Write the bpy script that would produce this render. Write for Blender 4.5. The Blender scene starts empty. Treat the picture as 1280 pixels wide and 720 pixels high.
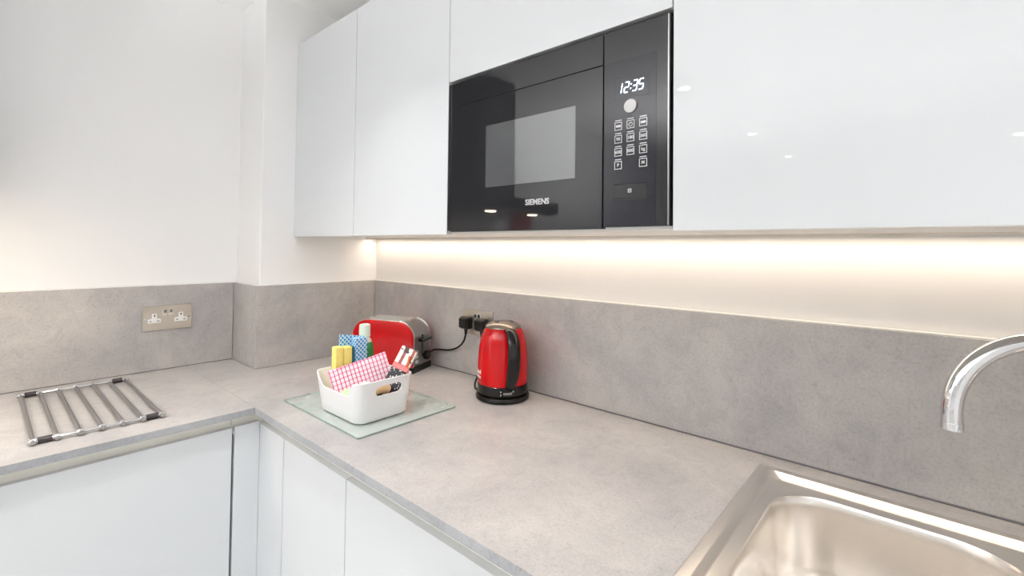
import bpy, bmesh, math, random
from mathutils import Vector, Matrix, noise

random.seed(4)
S = bpy.context.scene
COL = S.collection
PI = math.pi
Z0 = 0.90            # worktop height above the floor; all z below are measured from the worktop top

# ------------------------------------------------------------------ camera
def make_camera():
    cd = bpy.data.cameras.new('camera'); cam = bpy.data.objects.new('camera', cd); COL.objects.link(cam)
    roll, pitch, yaw = [math.radians(a) for a in (0.6488, 1.283, 41.3478)]
    fw = Vector((-math.sin(yaw)*math.cos(pitch), math.cos(yaw)*math.cos(pitch), math.sin(pitch)))
    rt = Vector((math.cos(yaw), math.sin(yaw), 0)); up = rt.cross(fw)
    r2 = math.cos(roll)*rt + math.sin(roll)*up; u2 = -math.sin(roll)*rt + math.cos(roll)*up
    m = Matrix((r2, u2, -fw)).transposed().to_4x4()
    m.translation = Vector((1.8258, -1.1588, 0.4519 + Z0))
    cam.matrix_world = m
    cd.sensor_width = 36; cd.lens = 584.52/1280*36; cd.shift_y = -(360-296.58)/1280; cd.clip_start = 0.02
    S.camera = cam
make_camera()

# ------------------------------------------------------------------ world, light, exposure
S.view_settings.view_transform = 'Standard'; S.view_settings.look = 'None'
S.view_settings.gamma = 1; S.view_settings.use_curve_mapping = False
S.view_settings.exposure = -0.02
S.cycles.max_bounces = 14; S.cycles.diffuse_bounces = 8; S.cycles.glossy_bounces = 6
S.cycles.transparent_max_bounces = 12; S.cycles.caustics_reflective = False; S.cycles.caustics_refractive = False
S.cycles.sample_clamp_indirect = 6
SKY = 1.3
FILL_W = 14  # power of the first added fill uplighter
FILL_2_W = 62  # power of the second added fill uplighter
DOWNLIGHT_W = 5.5
LED_W = .66
HOOD_W = 1.7
w = bpy.data.worlds.new('sky'); S.world = w; w.use_nodes = True
bg = w.node_tree.nodes['Background']; bg.inputs[0].default_value = (0.86, 0.93, 1.0, 1); bg.inputs[1].default_value = SKY

def area(name, loc, sx, sy, power, col, shape='RECTANGLE', rot=(0, 0, 0), portal=False, spread=None):
    l = bpy.data.lights.new(name, 'AREA'); l.shape = shape; l.size = sx
    if shape in ('RECTANGLE', 'ELLIPSE'): l.size_y = sy
    l.energy = power; l.color = col
    if spread: l.spread = spread
    if portal: l.cycles.is_portal = True
    o = bpy.data.objects.new(name, l); COL.objects.link(o)
    o.location = (loc[0], loc[1], loc[2]+Z0); o.rotation_euler = rot
    return o
# daylight openings: portals over the patio window (wall_right) and the far window (wall_front)
area('window_portal', (3.395, -2.85, 0.15), .6, 1.9, 1, (1, 1, 1), rot=(0, PI/2, 0), portal=True).rotation_euler = (PI/2, 0, PI/2)
area('window_portal', (1.28, -5.895, 0.55), 0.84, 1.15, 1, (1, 1, 1), rot=(-PI/2, 0, 0), portal=True).rotation_euler = (PI/2, 0, 0)

# ------------------------------------------------------------------ materials
def srgb(*c):
    return tuple((x/255/12.92 if x/255 <= .04045 else ((x/255+.055)/1.055)**2.4) for x in c) + (1,)
MATS = {}
def mat(name, col, rough=.5, metal=0, spec=.5, coat=0, var=.03, vscale=6, bump=0, bscale=60, aniso=None, emit=None):
    """principled material with a faint procedural variation in colour (and relief when bump is given)"""
    m = bpy.data.materials.new(name); m.use_nodes = True; nt = m.node_tree; N = nt.nodes; L = nt.links
    p = N['Principled BSDF']
    p.inputs['Roughness'].default_value = rough; p.inputs['Metallic'].default_value = metal
    p.inputs['Specular IOR Level'].default_value = spec
    p.inputs['Coat Weight'].default_value = coat; p.inputs['Coat Roughness'].default_value = .04
    tc = N.new('ShaderNodeTexCoord')
    nz = N.new('ShaderNodeTexNoise'); nz.inputs['Scale'].default_value = vscale; nz.inputs['Detail'].default_value = 3
    L.new(tc.outputs['Object'], nz.inputs['Vector'])
    r = N.new('ShaderNodeValToRGB')
    a = tuple(max(0, c*(1-var)) for c in col[:3]) + (1,); b = tuple(min(1, c*(1+var)) for c in col[:3]) + (1,)
    r.color_ramp.elements[0].color = a; r.color_ramp.elements[1].color = b
    r.color_ramp.elements[0].position = .3; r.color_ramp.elements[1].position = .7
    L.new(nz.outputs['Fac'], r.inputs['Fac']); L.new(r.outputs['Color'], p.inputs['Base Color'])
    if bump:
        n2 = N.new('ShaderNodeTexNoise'); n2.inputs['Scale'].default_value = bscale; n2.inputs['Detail'].default_value = 2
        mp = N.new('ShaderNodeMapping'); L.new(tc.outputs['Object'], mp.inputs['Vector'])
        if aniso: mp.inputs['Scale'].default_value = aniso
        L.new(mp.outputs['Vector'], n2.inputs['Vector'])
        bp = N.new('ShaderNodeBump'); bp.inputs['Strength'].default_value = bump; bp.inputs['Distance'].default_value = .002
        L.new(n2.outputs['Fac'], bp.inputs['Height']); L.new(bp.outputs['Normal'], p.inputs['Normal'])
    if emit:
        p.inputs['Emission Color'].default_value = emit[0]; p.inputs['Emission Strength'].default_value = emit[1]
    MATS[name] = m
    return m

def laminate(name='concrete_laminate', tones=(srgb(159, 156, 157), srgb(178, 174, 172), srgb(194, 189, 185))):
    """mottled concrete-look laminate"""
    m = bpy.data.materials.new(name); m.use_nodes = True; nt = m.node_tree; N = nt.nodes; L = nt.links
    p = N['Principled BSDF']; p.inputs['Roughness'].default_value = .38; p.inputs['Specular IOR Level'].default_value = .5
    tc = N.new('ShaderNodeTexCoord')
    def nz(scale, detail, rough, dist=0):
        n = N.new('ShaderNodeTexNoise'); n.inputs['Scale'].default_value = scale; n.inputs['Detail'].default_value = detail
        n.inputs['Roughness'].default_value = rough; n.inputs['Distortion'].default_value = dist
        L.new(tc.outputs['Object'], n.inputs['Vector']); return n
    def ramp(src, *stops):
        r = N.new('ShaderNodeValToRGB'); e = r.color_ramp.elements
        e[0].position, e[0].color = stops[0]; e[1].position, e[1].color = stops[-1]
        for s in stops[1:-1]:
            k = e.new(s[0]); k.color = s[1]
        L.new(src, r.inputs['Fac']); return r
    def mix(kind, fac, a, b):
        x = N.new('ShaderNodeMix'); x.data_type = 'RGBA'; x.blend_type = kind
        if isinstance(fac, float): x.inputs[0].default_value = fac
        else: L.new(fac, x.inputs[0])
        L.new(a, x.inputs[6]); L.new(b, x.inputs[7]); return x.outputs[2]
    big = ramp(nz(3.2, 9, .62, .5).outputs['Fac'], (.30, tones[0]), (.48, tones[1]), (.70, tones[2]))
    mid = ramp(nz(19, 9, .78, 1.0).outputs['Fac'], (.28, (.72, .72, .73, 1)), (.50, (.97, .97, .97, 1)), (.72, (1.10, 1.09, 1.08, 1)))
    c = mix('MULTIPLY', .7, big.outputs['Color'], mid.outputs['Color'])
    fine = ramp(nz(190, 3, .7).outputs['Fac'], (.28, (.62, .62, .63, 1)), (.5, (1, 1, 1, 1)), (.74, (1.12, 1.12, 1.12, 1)))
    c = mix('MULTIPLY', .5, c, fine.outputs['Color'])
    pits = ramp(nz(46, 6, .8, 1.4).outputs['Fac'], (.31, (.55, .53, .52, 1)), (.40, (1, 1, 1, 1)))
    c = mix('MULTIPLY', .6, c, pits.outputs['Color'])
    L.new(c, p.inputs['Base Color'])
    b = N.new('ShaderNodeBump'); b.inputs['Strength'].default_value = .08; b.inputs['Distance'].default_value = .001
    L.new(nz(120, 4, .7).outputs['Fac'], b.inputs['Height']); L.new(b.outputs['Normal'], p.inputs['Normal'])
    MATS[name] = m
laminate(tones=(srgb(162, 159, 159), srgb(181, 177, 175), srgb(198, 193, 188)))
laminate('edge_laminate', (srgb(150, 151, 154), srgb(164, 165, 168), srgb(178, 178, 180)))

mat('plaster', srgb(243, 243, 243), .6, var=.006, vscale=3, spec=.25, bump=.03, bscale=180)
mat('plaster_dimmed', srgb(224, 222, 220), .6, var=.006, vscale=3, spec=.25, bump=.03, bscale=180)  # plaster darkened in the colour to balance the stronger strip light
mat('ceiling_paint', srgb(248, 248, 248), .7, var=.005, spec=.2)
mat('floor_wood', srgb(196, 194, 191), .45, var=.06, vscale=4)
mat('gloss_white', srgb(216, 219, 222), .018, var=.003, spec=.5)
mat('carcass_white', srgb(236, 235, 231), .45, var=.004)
mat('channel_cream', srgb(246, 245, 236), .4, var=.006)
mat('shadow_gap', srgb(60, 60, 58), .7, var=.02)
mat('sealant', srgb(240, 238, 234), .35, var=.005)
mat('grey_sealant', srgb(104, 102, 106), .5, var=.03)
mat('black_glass', (.020, .020, .022, 1), .02, var=.05, spec=.32)
mat('black_plastic', (.006, .0058, .0055, 1), .17, var=.08, spec=.4)
mat('black_matte', (.006, .006, .006, 1), .6, var=.1)
mat('oven_screen', (.085, .087, .091, 1), .03, var=.02, spec=.8)
mat('panel_dark', (.014, .014, .019, 1), .03, var=.05, spec=.3)
mat('silver_print', srgb(205, 205, 207), .4, var=.02)
mat('knob_steel', srgb(168, 167, 166), .35, metal=.6, var=.03)
mat('steel_brushed', srgb(216, 208, 197), .36, metal=1, var=.03, bump=.06, bscale=30, aniso=(2, 2, 60))
mat('sink_steel', srgb(240, 236, 231), .27, metal=1, var=.02, bump=.02, bscale=90)
mat('rod_steel', srgb(178, 177, 178), .30, metal=1, var=.03)
mat('chrome', srgb(222, 222, 224), .045, metal=1, var=.005)
mat('dark_chrome', srgb(150, 148, 148), .22, metal=1, var=.03)
mat('toaster_steel', srgb(164, 160, 157), .30, metal=.85, var=.03, bump=.04, bscale=30, aniso=(2, 60, 2))
mat('satin_rim', srgb(226, 222, 216), .32, metal=.35, var=.01)
mat('white_plastic', srgb(240, 240, 240), .3, var=.004)
mat('pin_dark', (.02, .018, .018, 1), .6, var=.05)
mat('brown_grip', srgb(52, 44, 46), .5, var=.08)
mat('kettle_red', srgb(186, 4, 12), .08, var=.02, spec=.42)
mat('toaster_red', srgb(182, 5, 12), .10, var=.02, spec=.42)
mat('lid_bronze', srgb(142, 130, 120), .26, metal=.8, var=.05)
mat('basket_white', srgb(238, 239, 241), .35, var=.004)
mat('sponge_yellow', srgb(247, 228, 132), .85, var=.06, vscale=120, bump=.5, bscale=260)
mat('scourer_teal', srgb(30, 92, 108), .9, var=.15, vscale=200, bump=.5, bscale=300)
mat('bottle_green', srgb(14, 120, 48), .1, var=.05, spec=.6, coat=.5)
mat('bottle_clear', srgb(206, 200, 186), .12, var=.03, spec=.6)
mat('bottle_cap', srgb(222, 234, 220), .35, var=.01)
mat('sticker_white', srgb(244, 244, 240), .4, var=.01)
mat('sachet_white', srgb(234, 232, 230), .35, var=.03, vscale=40)
mat('tablet_green', srgb(190, 222, 170), .5, var=.05, vscale=60)
mat('beige_wood', srgb(214, 178, 136), .6, var=.1, vscale=40)
mat('fire_red', srgb(176, 20, 18), .3, var=.02)
mat('bronze_orange', srgb(196, 104, 52), .35, var=.1, vscale=50)
mat('blind_fabric', srgb(236, 236, 234), .8, var=.01)
mat('board_edge', srgb(142, 160, 150), .15, var=.03)
mat('led_warm', (1, 1, 1, 1), .5, var=0, emit=((1, .84, .66, 1), 5.0))
mat('lamp_white', (1, 1, 1, 1), .5, var=0, emit=((1, .95, .90, 1), 40.0))
mat('lamp_warm', (1, 1, 1, 1), .5, var=0, emit=((1, .80, .58, 1), 30.0))
mat('display_glow', (.6, .7, .9, 1), .5, var=0, emit=((.80, .90, 1, 1), 2.6))

def glass_mat(name, tint, diffuse=0, rough=0.0, fres=1.45):
    m = bpy.data.materials.new(name); m.use_nodes = True; nt = m.node_tree; N = nt.nodes; L = nt.links
    for n in list(N):
        if n.type != 'OUTPUT_MATERIAL': N.remove(n)
    out = [n for n in N if n.type == 'OUTPUT_MATERIAL'][0]
    t = N.new('ShaderNodeBsdfTransparent'); t.inputs[0].default_value = tint
    g = N.new('ShaderNodeBsdfGlossy'); g.inputs['Roughness'].default_value = rough
    f0 = N.new('ShaderNodeFresnel'); f0.inputs[0].default_value = fres
    ge = N.new('ShaderNodeNewGeometry'); f = N.new('ShaderNodeMath'); f.operation = 'MULTIPLY_ADD'      # no mirror on the inner faces
    neg = N.new('ShaderNodeMath'); neg.operation = 'SUBTRACT'; neg.inputs[0].default_value = 1; L.new(ge.outputs['Backfacing'], neg.inputs[1])
    L.new(f0.outputs[0], f.inputs[0]); L.new(neg.outputs[0], f.inputs[1]); f.inputs[2].default_value = 0
    base = t.outputs[0]
    if diffuse:
        d = N.new('ShaderNodeBsdfDiffuse'); d.inputs[0].default_value = srgb(232, 242, 238)
        mx = N.new('ShaderNodeMixShader')
        tc = N.new('ShaderNodeTexCoord'); nz = N.new('ShaderNodeTexNoise'); nz.inputs['Scale'].default_value = 30
        L.new(tc.outputs['Object'], nz.inputs['Vector'])
        mr = N.new('ShaderNodeMapRange'); mr.inputs['To Min'].default_value = diffuse*.9; mr.inputs['To Max'].default_value = diffuse*1.1
        L.new(nz.outputs['Fac'], mr.inputs['Value']); L.new(mr.outputs[0], mx.inputs[0])
        L.new(base, mx.inputs[1]); L.new(d.outputs[0], mx.inputs[2]); base = mx.outputs[0]
        b = N.new('ShaderNodeBump'); b.inputs['Strength'].default_value = .02; b.inputs['Distance'].default_value = .0002
        n2 = N.new('ShaderNodeTexNoise'); n2.inputs['Scale'].default_value = 300
        L.new(tc.outputs['Object'], n2.inputs['Vector']); L.new(n2.outputs['Fac'], b.inputs['Height']); L.new(b.outputs['Normal'], g.inputs['Normal'])
    m2 = N.new('ShaderNodeMixShader'); L.new(f.outputs[0], m2.inputs[0]); L.new(base, m2.inputs[1]); L.new(g.outputs[0], m2.inputs[2])
    L.new(m2.outputs[0], out.inputs['Surface'])
    MATS[name] = m
glass_mat('window_glass', (.96, .98, .97, 1))
glass_mat('board_glass', (.965, .98, .972, 1), diffuse=.34, rough=.05, fres=1.5)
glass_mat('clear_film', (.95, .94, .93, 1), rough=.08, fres=1.35)

def translucent(name, f):
    nt = MATS[name].node_tree; p = nt.nodes['Principled BSDF']; out = [n for n in nt.nodes if n.type == 'OUTPUT_MATERIAL'][0]
    tl = nt.nodes.new('ShaderNodeBsdfTranslucent'); tl.inputs[0].default_value = (.9, .9, .88, 1)
    mx = nt.nodes.new('ShaderNodeMixShader'); mx.inputs[0].default_value = f
    nt.links.new(p.outputs[0], mx.inputs[1]); nt.links.new(tl.outputs[0], mx.inputs[2]); nt.links.new(mx.outputs[0], out.inputs['Surface'])
translucent('blind_fabric', .5)
def pattern_mat(name, build, rough=.8):
    m = bpy.data.materials.new(name); m.use_nodes = True; nt = m.node_tree
    p = nt.nodes['Principled BSDF']; p.inputs['Roughness'].default_value = rough; p.inputs['Specular IOR Level'].default_value = .3
    tc = nt.nodes.new('ShaderNodeTexCoord'); sep = nt.nodes.new('ShaderNodeSeparateXYZ'); nt.links.new(tc.outputs['Object'], sep.inputs[0])
    def M(op, a, b=0.0, c=None):
        n = nt.nodes.new('ShaderNodeMath'); n.operation = op
        for i, v in enumerate((a, b, c)):
            if v is None: continue
            if isinstance(v, (int, float)): n.inputs[i].default_value = v
            else: nt.links.new(v, n.inputs[i])
        return n.outputs[0]
    def mix(fac, a, b):
        x = nt.nodes.new('ShaderNodeMix'); x.data_type = 'RGBA'; nt.links.new(fac, x.inputs[0])
        for i, v in ((6, a), (7, b)):
            if isinstance(v, tuple): x.inputs[i].default_value = v
            else: nt.links.new(v, x.inputs[i])
        return x.outputs[2]
    nt.links.new(build(sep.outputs, M, mix, nt, tc), p.inputs['Base Color'])
    MATS[name] = m

def towel_build(o, M, mix, nt, tc):
    fu = M('FRACT', M('DIVIDE', o[0], .0105)); fv = M('FRACT', M('DIVIDE', M('ADD', o[1], M('MULTIPLY', o[2], 1.0)), .0122))
    lu = M('LESS_THAN', fu, .27); lv = M('LESS_THAN', fv, .24)
    c = mix(lv, srgb(236, 228, 234), srgb(226, 160, 180)); c = mix(lu, c, srgb(212, 104, 138))
    return mix(M('MULTIPLY', lu, lv), c, srgb(190, 30, 78))
pattern_mat('check_cloth', towel_build)
def lattice_build(o, M, mix, nt, tc):
    u = M('ADD', M('ADD', o[0], o[1]), 0.0); s = .0125
    a = M('FRACT', M('DIVIDE', M('ADD', u, o[2]), s)); b = M('FRACT', M('DIVIDE', M('SUBTRACT', u, o[2]), s))
    hole = M('MULTIPLY', M('GREATER_THAN', a, .29), M('GREATER_THAN', b, .29))
    return mix(hole, srgb(206, 226, 238), srgb(48, 140, 200))
pattern_mat('blue_lattice', lattice_build)
def pack_black(o, M, mix, nt, tc):
    v = nt.nodes.new('ShaderNodeTexVoronoi'); v.inputs['Scale'].default_value = 150; nt.links.new(tc.outputs['Object'], v.inputs['Vector'])
    n = nt.nodes.new('ShaderNodeTexNoise'); n.inputs['Scale'].default_value = 90; nt.links.new(tc.outputs['Object'], n.inputs['Vector'])
    return mix(M('LESS_THAN', M('ADD', v.outputs['Distance'], M('MULTIPLY', n.outputs['Fac'], .5)), .52), srgb(36, 33, 36), srgb(232, 230, 230))
pattern_mat('pack_print', pack_black, .3)
def pack_stripe(o, M, mix, nt, tc):
    n = nt.nodes.new('ShaderNodeTexNoise'); n.inputs['Scale'].default_value = 60; n.inputs['Detail'].default_value = 3; nt.links.new(tc.outputs['Object'], n.inputs['Vector'])
    f = M('FRACT', M('ADD', M('DIVIDE', M('ADD', o[0], .0235), .0235), M('MULTIPLY', n.outputs['Fac'], .25)))
    c = mix(M('GREATER_THAN', f, .62), srgb(236, 228, 224), srgb(150, 84, 72))
    return mix(M('GREATER_THAN', n.outputs['Fac'], .60), c, srgb(70, 50, 48))
pattern_mat('pack_stripes', pack_stripe, .25)
mat('pack_pink', srgb(232, 116, 116), .35, var=.03)

# ------------------------------------------------------------------ mesh helpers
BASE = {}
def BM(): return bmesh.new()
def _bev(bm, geom_verts, r, seg=2):
    es = set()
    for v in geom_verts:
        for e in v.link_edges: es.add(e)
    bmesh.ops.bevel(bm, geom=list(es), offset=r, segments=seg, profile=.5, affect='EDGES')
def box(bm, x0, x1, y0, y1, z0, z1, r=0, seg=2):
    t = BM()
    bmesh.ops.create_cube(t, size=1)
    for v in t.verts:
        v.co = Vector(((x0+x1)/2+v.co.x*(x1-x0), (y0+y1)/2+v.co.y*(y1-y0), (z0+z1)/2+v.co.z*(z1-z0)))
    if r: bmesh.ops.bevel(t, geom=t.edges[:], offset=r, segments=seg, profile=.5, affect='EDGES')
    merge(bm, t); return bm
def merge(bm, t, mtx=None):
    if mtx is not None: bmesh.ops.transform(t, matrix=mtx, verts=t.verts[:])
    me = bpy.data.meshes.new('tmp'); t.to_mesh(me); t.free(); bm.from_mesh(me); bpy.data.meshes.remove(me)
def frame_axis(d):
    d = Vector(d).normalized(); u = d.orthogonal().normalized(); return u, d.cross(u)
def cyl(bm, a, b, r, seg=20, r2=None, bev=0):
    a = Vector(a); b = Vector(b); u, v = frame_axis(b-a); r2 = r if r2 is None else r2
    A = []; B = []
    for i in range(seg):
        t = 2*PI*i/seg; k = u*math.cos(t)+v*math.sin(t)
        A.append(bm.verts.new(a+k*r)); B.append(bm.verts.new(b+k*r2))
    for i in range(seg):
        j = (i+1) % seg; bm.faces.new((A[i], A[j], B[j], B[i]))
    ca = bm.faces.new(A[::-1]); cb = bm.faces.new(B)
    if bev:
        bmesh.ops.bevel(bm, geom=list(ca.edges)+list(cb.edges), offset=bev, segments=2, profile=.5, affect='EDGES')
    return bm
def lathe(bm, prof, c=(0, 0), seg=48, cap0=True, cap1=True):
    rows = []
    for r, z in prof:
        rows.append([bm.verts.new((c[0]+r*math.cos(2*PI*i/seg), c[1]+r*math.sin(2*PI*i/seg), z)) for i in range(seg)])
    for A, B in zip(rows, rows[1:]):
        for i in range(seg):
            j = (i+1) % seg; bm.faces.new((A[i], A[j], B[j], B[i]))
    if cap0: bm.faces.new(rows[0][::-1])
    if cap1: bm.faces.new(rows[-1])
    return bm
def smooth_path(pts, n=8):
    pts = [Vector(p) for p in pts]; out = []
    for i in range(len(pts)-1):
        p0 = pts[max(i-1, 0)]; p1 = pts[i]; p2 = pts[i+1]; p3 = pts[min(i+2, len(pts)-1)]
        for k in range(n):
            t = k/n
            out.append(.5*((2*p1)+(-p0+p2)*t+(2*p0-5*p1+4*p2-p3)*t*t+(-p0+3*p1-3*p2+p3)*t**3))
    out.append(pts[-1]); return out
def tube(bm, pts, r, seg=14, up=None, rb=None):
    """sweep an ellipse (r across, rb in the bending direction) along pts; r may be a list"""
    pts = [Vector(p) for p in pts]; rows = []; n = len(pts); pu = None
    for i, p in enumerate(pts):
        d = (pts[min(i+1, n-1)]-pts[max(i-1, 0)]).normalized()
        if up is not None: u = Vector(up)
        elif pu is None: u = d.orthogonal().normalized()
        else: u = (pu-d*pu.dot(d)).normalized()
        pu = u; v = d.cross(u).normalized()
        ra = r[i] if isinstance(r, (list, tuple)) else r
        rv = ra if rb is None else (rb[i] if isinstance(rb, (list, tuple)) else rb)
        rows.append([bm.verts.new(p+u*ra*math.cos(2*PI*k/seg)+v*rv*math.sin(2*PI*k/seg)) for k in range(seg)])
    for A, B in zip(rows, rows[1:]):
        for i in range(seg):
            j = (i+1) % seg; bm.faces.new((A[i], A[j], B[j], B[i]))
    bm.faces.new(rows[0][::-1]); bm.faces.new(rows[-1]); return bm
def rrect(x0, x1, y0, y1, r, n=8):
    """rounded rectangle, counter-clockwise, 4*(n+1) points"""
    out = []
    for cx, cy, a0 in ((x1-r, y0+r, -PI/2), (x1-r, y1-r, 0), (x0+r, y1-r, PI/2), (x0+r, y0+r, PI)):
        for i in range(n+1):
            a = a0+PI/2*i/n; out.append((cx+r*math.cos(a), cy+r*math.sin(a)))
    return out
def loft(bm, loops, cap0=True, cap1=True):
    rows = [[bm.verts.new(p) for p in l] for l in loops]; n = len(rows[0])
    for A, B in zip(rows, rows[1:]):
        for i in range(n):
            j = (i+1) % n; bm.faces.new((A[i], A[j], B[j], B[i]))
    if cap0: bm.faces.new(rows[0][::-1])
    if cap1: bm.faces.new(rows[-1])
    return rows
def prism(bm, poly, axis, a, b, r=0, seg=2):
    """extrude a 2D polygon along axis 'x','y' or 'z' from a to b"""
    def P(u, v, w): return {'x': (w, u, v), 'y': (u, w, v), 'z': (u, v, w)}[axis]
    t = BM(); A = [t.verts.new(P(u, v, a)) for u, v in poly]; B = [t.verts.new(P(u, v, b)) for u, v in poly]; n = len(poly)
    for i in range(n):
        j = (i+1) % n; t.faces.new((A[i], A[j], B[j], B[i]))
    t.faces.new(A[::-1]); t.faces.new(B)
    bmesh.ops.recalc_face_normals(t, faces=t.faces[:])
    if r: bmesh.ops.bevel(t, geom=t.edges[:], offset=r, segments=seg, profile=.5, affect='EDGES')
    merge(bm, t); return bm
def weighted(o):
    """keeps big flat faces flat beside their rounded edges"""
    k = o.modifiers.new('weighted_normal', 'WEIGHTED_NORMAL'); k.mode = 'FACE_AREA'; k.weight = 80; k.keep_sharp = True
def obj(name, bm, m, parent=None, world=True, smooth=True, label=None, recalc=True):
    off = Vector(BASE.get(parent.name, (0, 0, 0))) if parent is not None else Vector((0, 0, 0))
    if recalc: bmesh.ops.recalc_face_normals(bm, faces=bm.faces[:])
    me = bpy.data.meshes.new(name); bm.to_mesh(me); bm.free()
    if world and off.length: me.transform(Matrix.Translation(-off))
    me.materials.append(MATS[m])
    if smooth:
        me.polygons.foreach_set('use_smooth', [True]*len(me.polygons))
        try: me.set_sharp_from_angle(angle=math.radians(38))
        except Exception: pass
    o = bpy.data.objects.new(name, me); COL.objects.link(o)
    if smooth: weighted(o)
    if parent is not None:
        o.parent = parent; BASE[o.name] = tuple(off) if world else BASE.get(parent.name, (0, 0, 0))
    else:
        o.location = (0, 0, Z0)
    if label: o['label'] = label
    return o
def thing(name, label, cat, loc, rotz=0, group=None):
    o = bpy.data.objects.new(name, None); COL.objects.link(o); o.empty_display_size = .05
    o.location = (loc[0], loc[1], loc[2]+Z0); o.rotation_euler = (0, 0, rotz)
    o['label'] = label; o['category'] = cat
    if group: o['group'] = group
    BASE[o.name] = tuple(loc); return o
def tag(o, label, cat, group=None):
    o['label'] = label; o['category'] = cat
    if group: o['group'] = group
    return o
def struct(name, bm, m, parent=None, smooth=False):
    o = obj(name, bm, m, parent, smooth=smooth)
    if parent is None: o['kind'] = 'structure'
    return o
def text_bm(s, size, extrude, bold=0.0, space=1.0):
    c = bpy.data.curves.new('t', 'FONT'); c.body = s; c.size = size; c.extrude = extrude; c.offset = bold
    c.align_x = 'CENTER'; c.align_y = 'CENTER'; c.space_character = space; c.resolution_u = 4
    o = bpy.data.objects.new('t', c); COL.objects.link(o)
    dg = bpy.context.evaluated_depsgraph_get(); dg.update()
    me = bpy.data.meshes.new_from_object(o.evaluated_get(dg)); bm = BM(); bm.from_mesh(me)
    bpy.data.objects.remove(o); bpy.data.curves.remove(c); bpy.data.meshes.remove(me); return bm
def copy_tree(o, parent=None):
    c = o.copy(); COL.objects.link(c)
    if parent is not None: c.parent = parent
    for ch in list(o.children): copy_tree(ch, c)
    return c

# ------------------------------------------------------------------ the room
D = -0.232; C_IN = -0.4814; H = 0.3013           # left splash face x, pier return face y, splash height
A, B = 0.429, -0.6435                             # worktop inner corner
XR, YF, CEIL, FLOOR = 3.4, -5.9, 1.401, -0.9
T = .010
struct('wall_back', box(BM(), D-.2, XR+.1, T+.004, .15, FLOOR, CEIL+.1), 'plaster_dimmed')
struct('wall_left', box(BM(), D-.2, D-T-.002, YF-.1, .012, FLOOR, CEIL+.1), 'plaster')
struct('wall_left_pier', box(BM(), D-.05, -T-.002, C_IN+T-.004, .05, FLOOR, CEIL+.05, .002, 1), 'plaster')
b = BM()
wy0, wy1, wz0, wz1 = -3.15, -2.55, -.85, 1.15
box(b, XR, XR+.12, wy1, .15, FLOOR, CEIL+.1); box(b, XR, XR+.12, YF-.1, wy0, FLOOR, CEIL+.1)
box(b, XR, XR+.12, wy0, wy1, wz1, CEIL+.1); box(b, XR, XR+.12, wy0, wy1, FLOOR, wz0)
struct('wall_right', b, 'plaster')
b = BM()
fx0, fx1, fz0, fz1 = .86, 1.70, -.05, 1.13
box(b, D-.2, fx0, YF-.12, YF, FLOOR, CEIL+.1); box(b, fx1, XR+.12, YF-.12, YF, FLOOR, CEIL+.1)
box(b, fx0, fx1, YF-.12, YF, fz1, CEIL+.1); box(b, fx0, fx1, YF-.12, YF, FLOOR, fz0)
struct('wall_front', b, 'plaster')
struct('floor', box(BM(), D-.2, XR+.12, YF-.12, .15, FLOOR-.08, FLOOR), 'floor_wood')
struct('ceiling', box(BM(), D-.2, XR+.12, YF-.12, .15, CEIL, CEIL+.1), 'ceiling_paint')
def window(name, axis, k, a0, a1, z0, z1, cols, rows):
    def bx(bm, u0, u1, w0, w1, d0, d1, r=.003):
        return box(bm, k+d0, k+d1, u0, u1, w0, w1, r) if axis == 'x' else box(bm, u0, u1, k-d1, k-d0, w0, w1, r)
    t = bpy.data.objects.new(name, None); COL.objects.link(t); t['kind'] = 'structure'; t.location = (0, 0, Z0)
    BASE[t.name] = (0, 0, 0)
    f = BM(); s = .05
    bx(f, a0, a1, z0, z0+s, .02, .08); bx(f, a0, a1, z1-s, z1, .02, .08)
    bx(f, a0, a0+s, z0+s, z1-s, .02, .08); bx(f, a1-s, a1, z0+s, z1-s, .02, .08)
    obj('window_frame', f, 'white_plastic', t)
    for i in range(1, cols):
        u = a0+(a1-a0)*i/cols; obj('mullion', bx(BM(), u-.02, u+.02, z0+s, z1-s, .03, .07), 'white_plastic', t)
    for i in range(1, rows):
        u = z0+(z1-z0)*i/rows; obj('transom', bx(BM(), a0+s, a1-s, u-.018, u+.018, .03, .07), 'white_plastic', t)
    obj('pane', bx(BM(), a0+s, a1-s, z0+s, z1-s, .047, .053, 0), 'window_glass', t)
window('window_1', 'x', XR, wy0, wy1, wz0, wz1, 1, 3)
window('window_2', 'y', YF, fx0, fx1, fz0, fz1, 1, 2)
bpy.context.view_layer.update()
obj('roller_blind', box(BM(), fx0+.012, fx1-.012, YF-.0085, YF-.0075, fz0+.005, fz1-.03), 'blind_fabric', bpy.data.objects['window_2'], smooth=False)
obj('blind_roll', cyl(BM(), (fx0+.005, YF-.018, fz1-.020), (fx1-.005, YF-.018, fz1-.020), .017, 16), 'blind_fabric', bpy.data.objects['window_2'])

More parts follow.
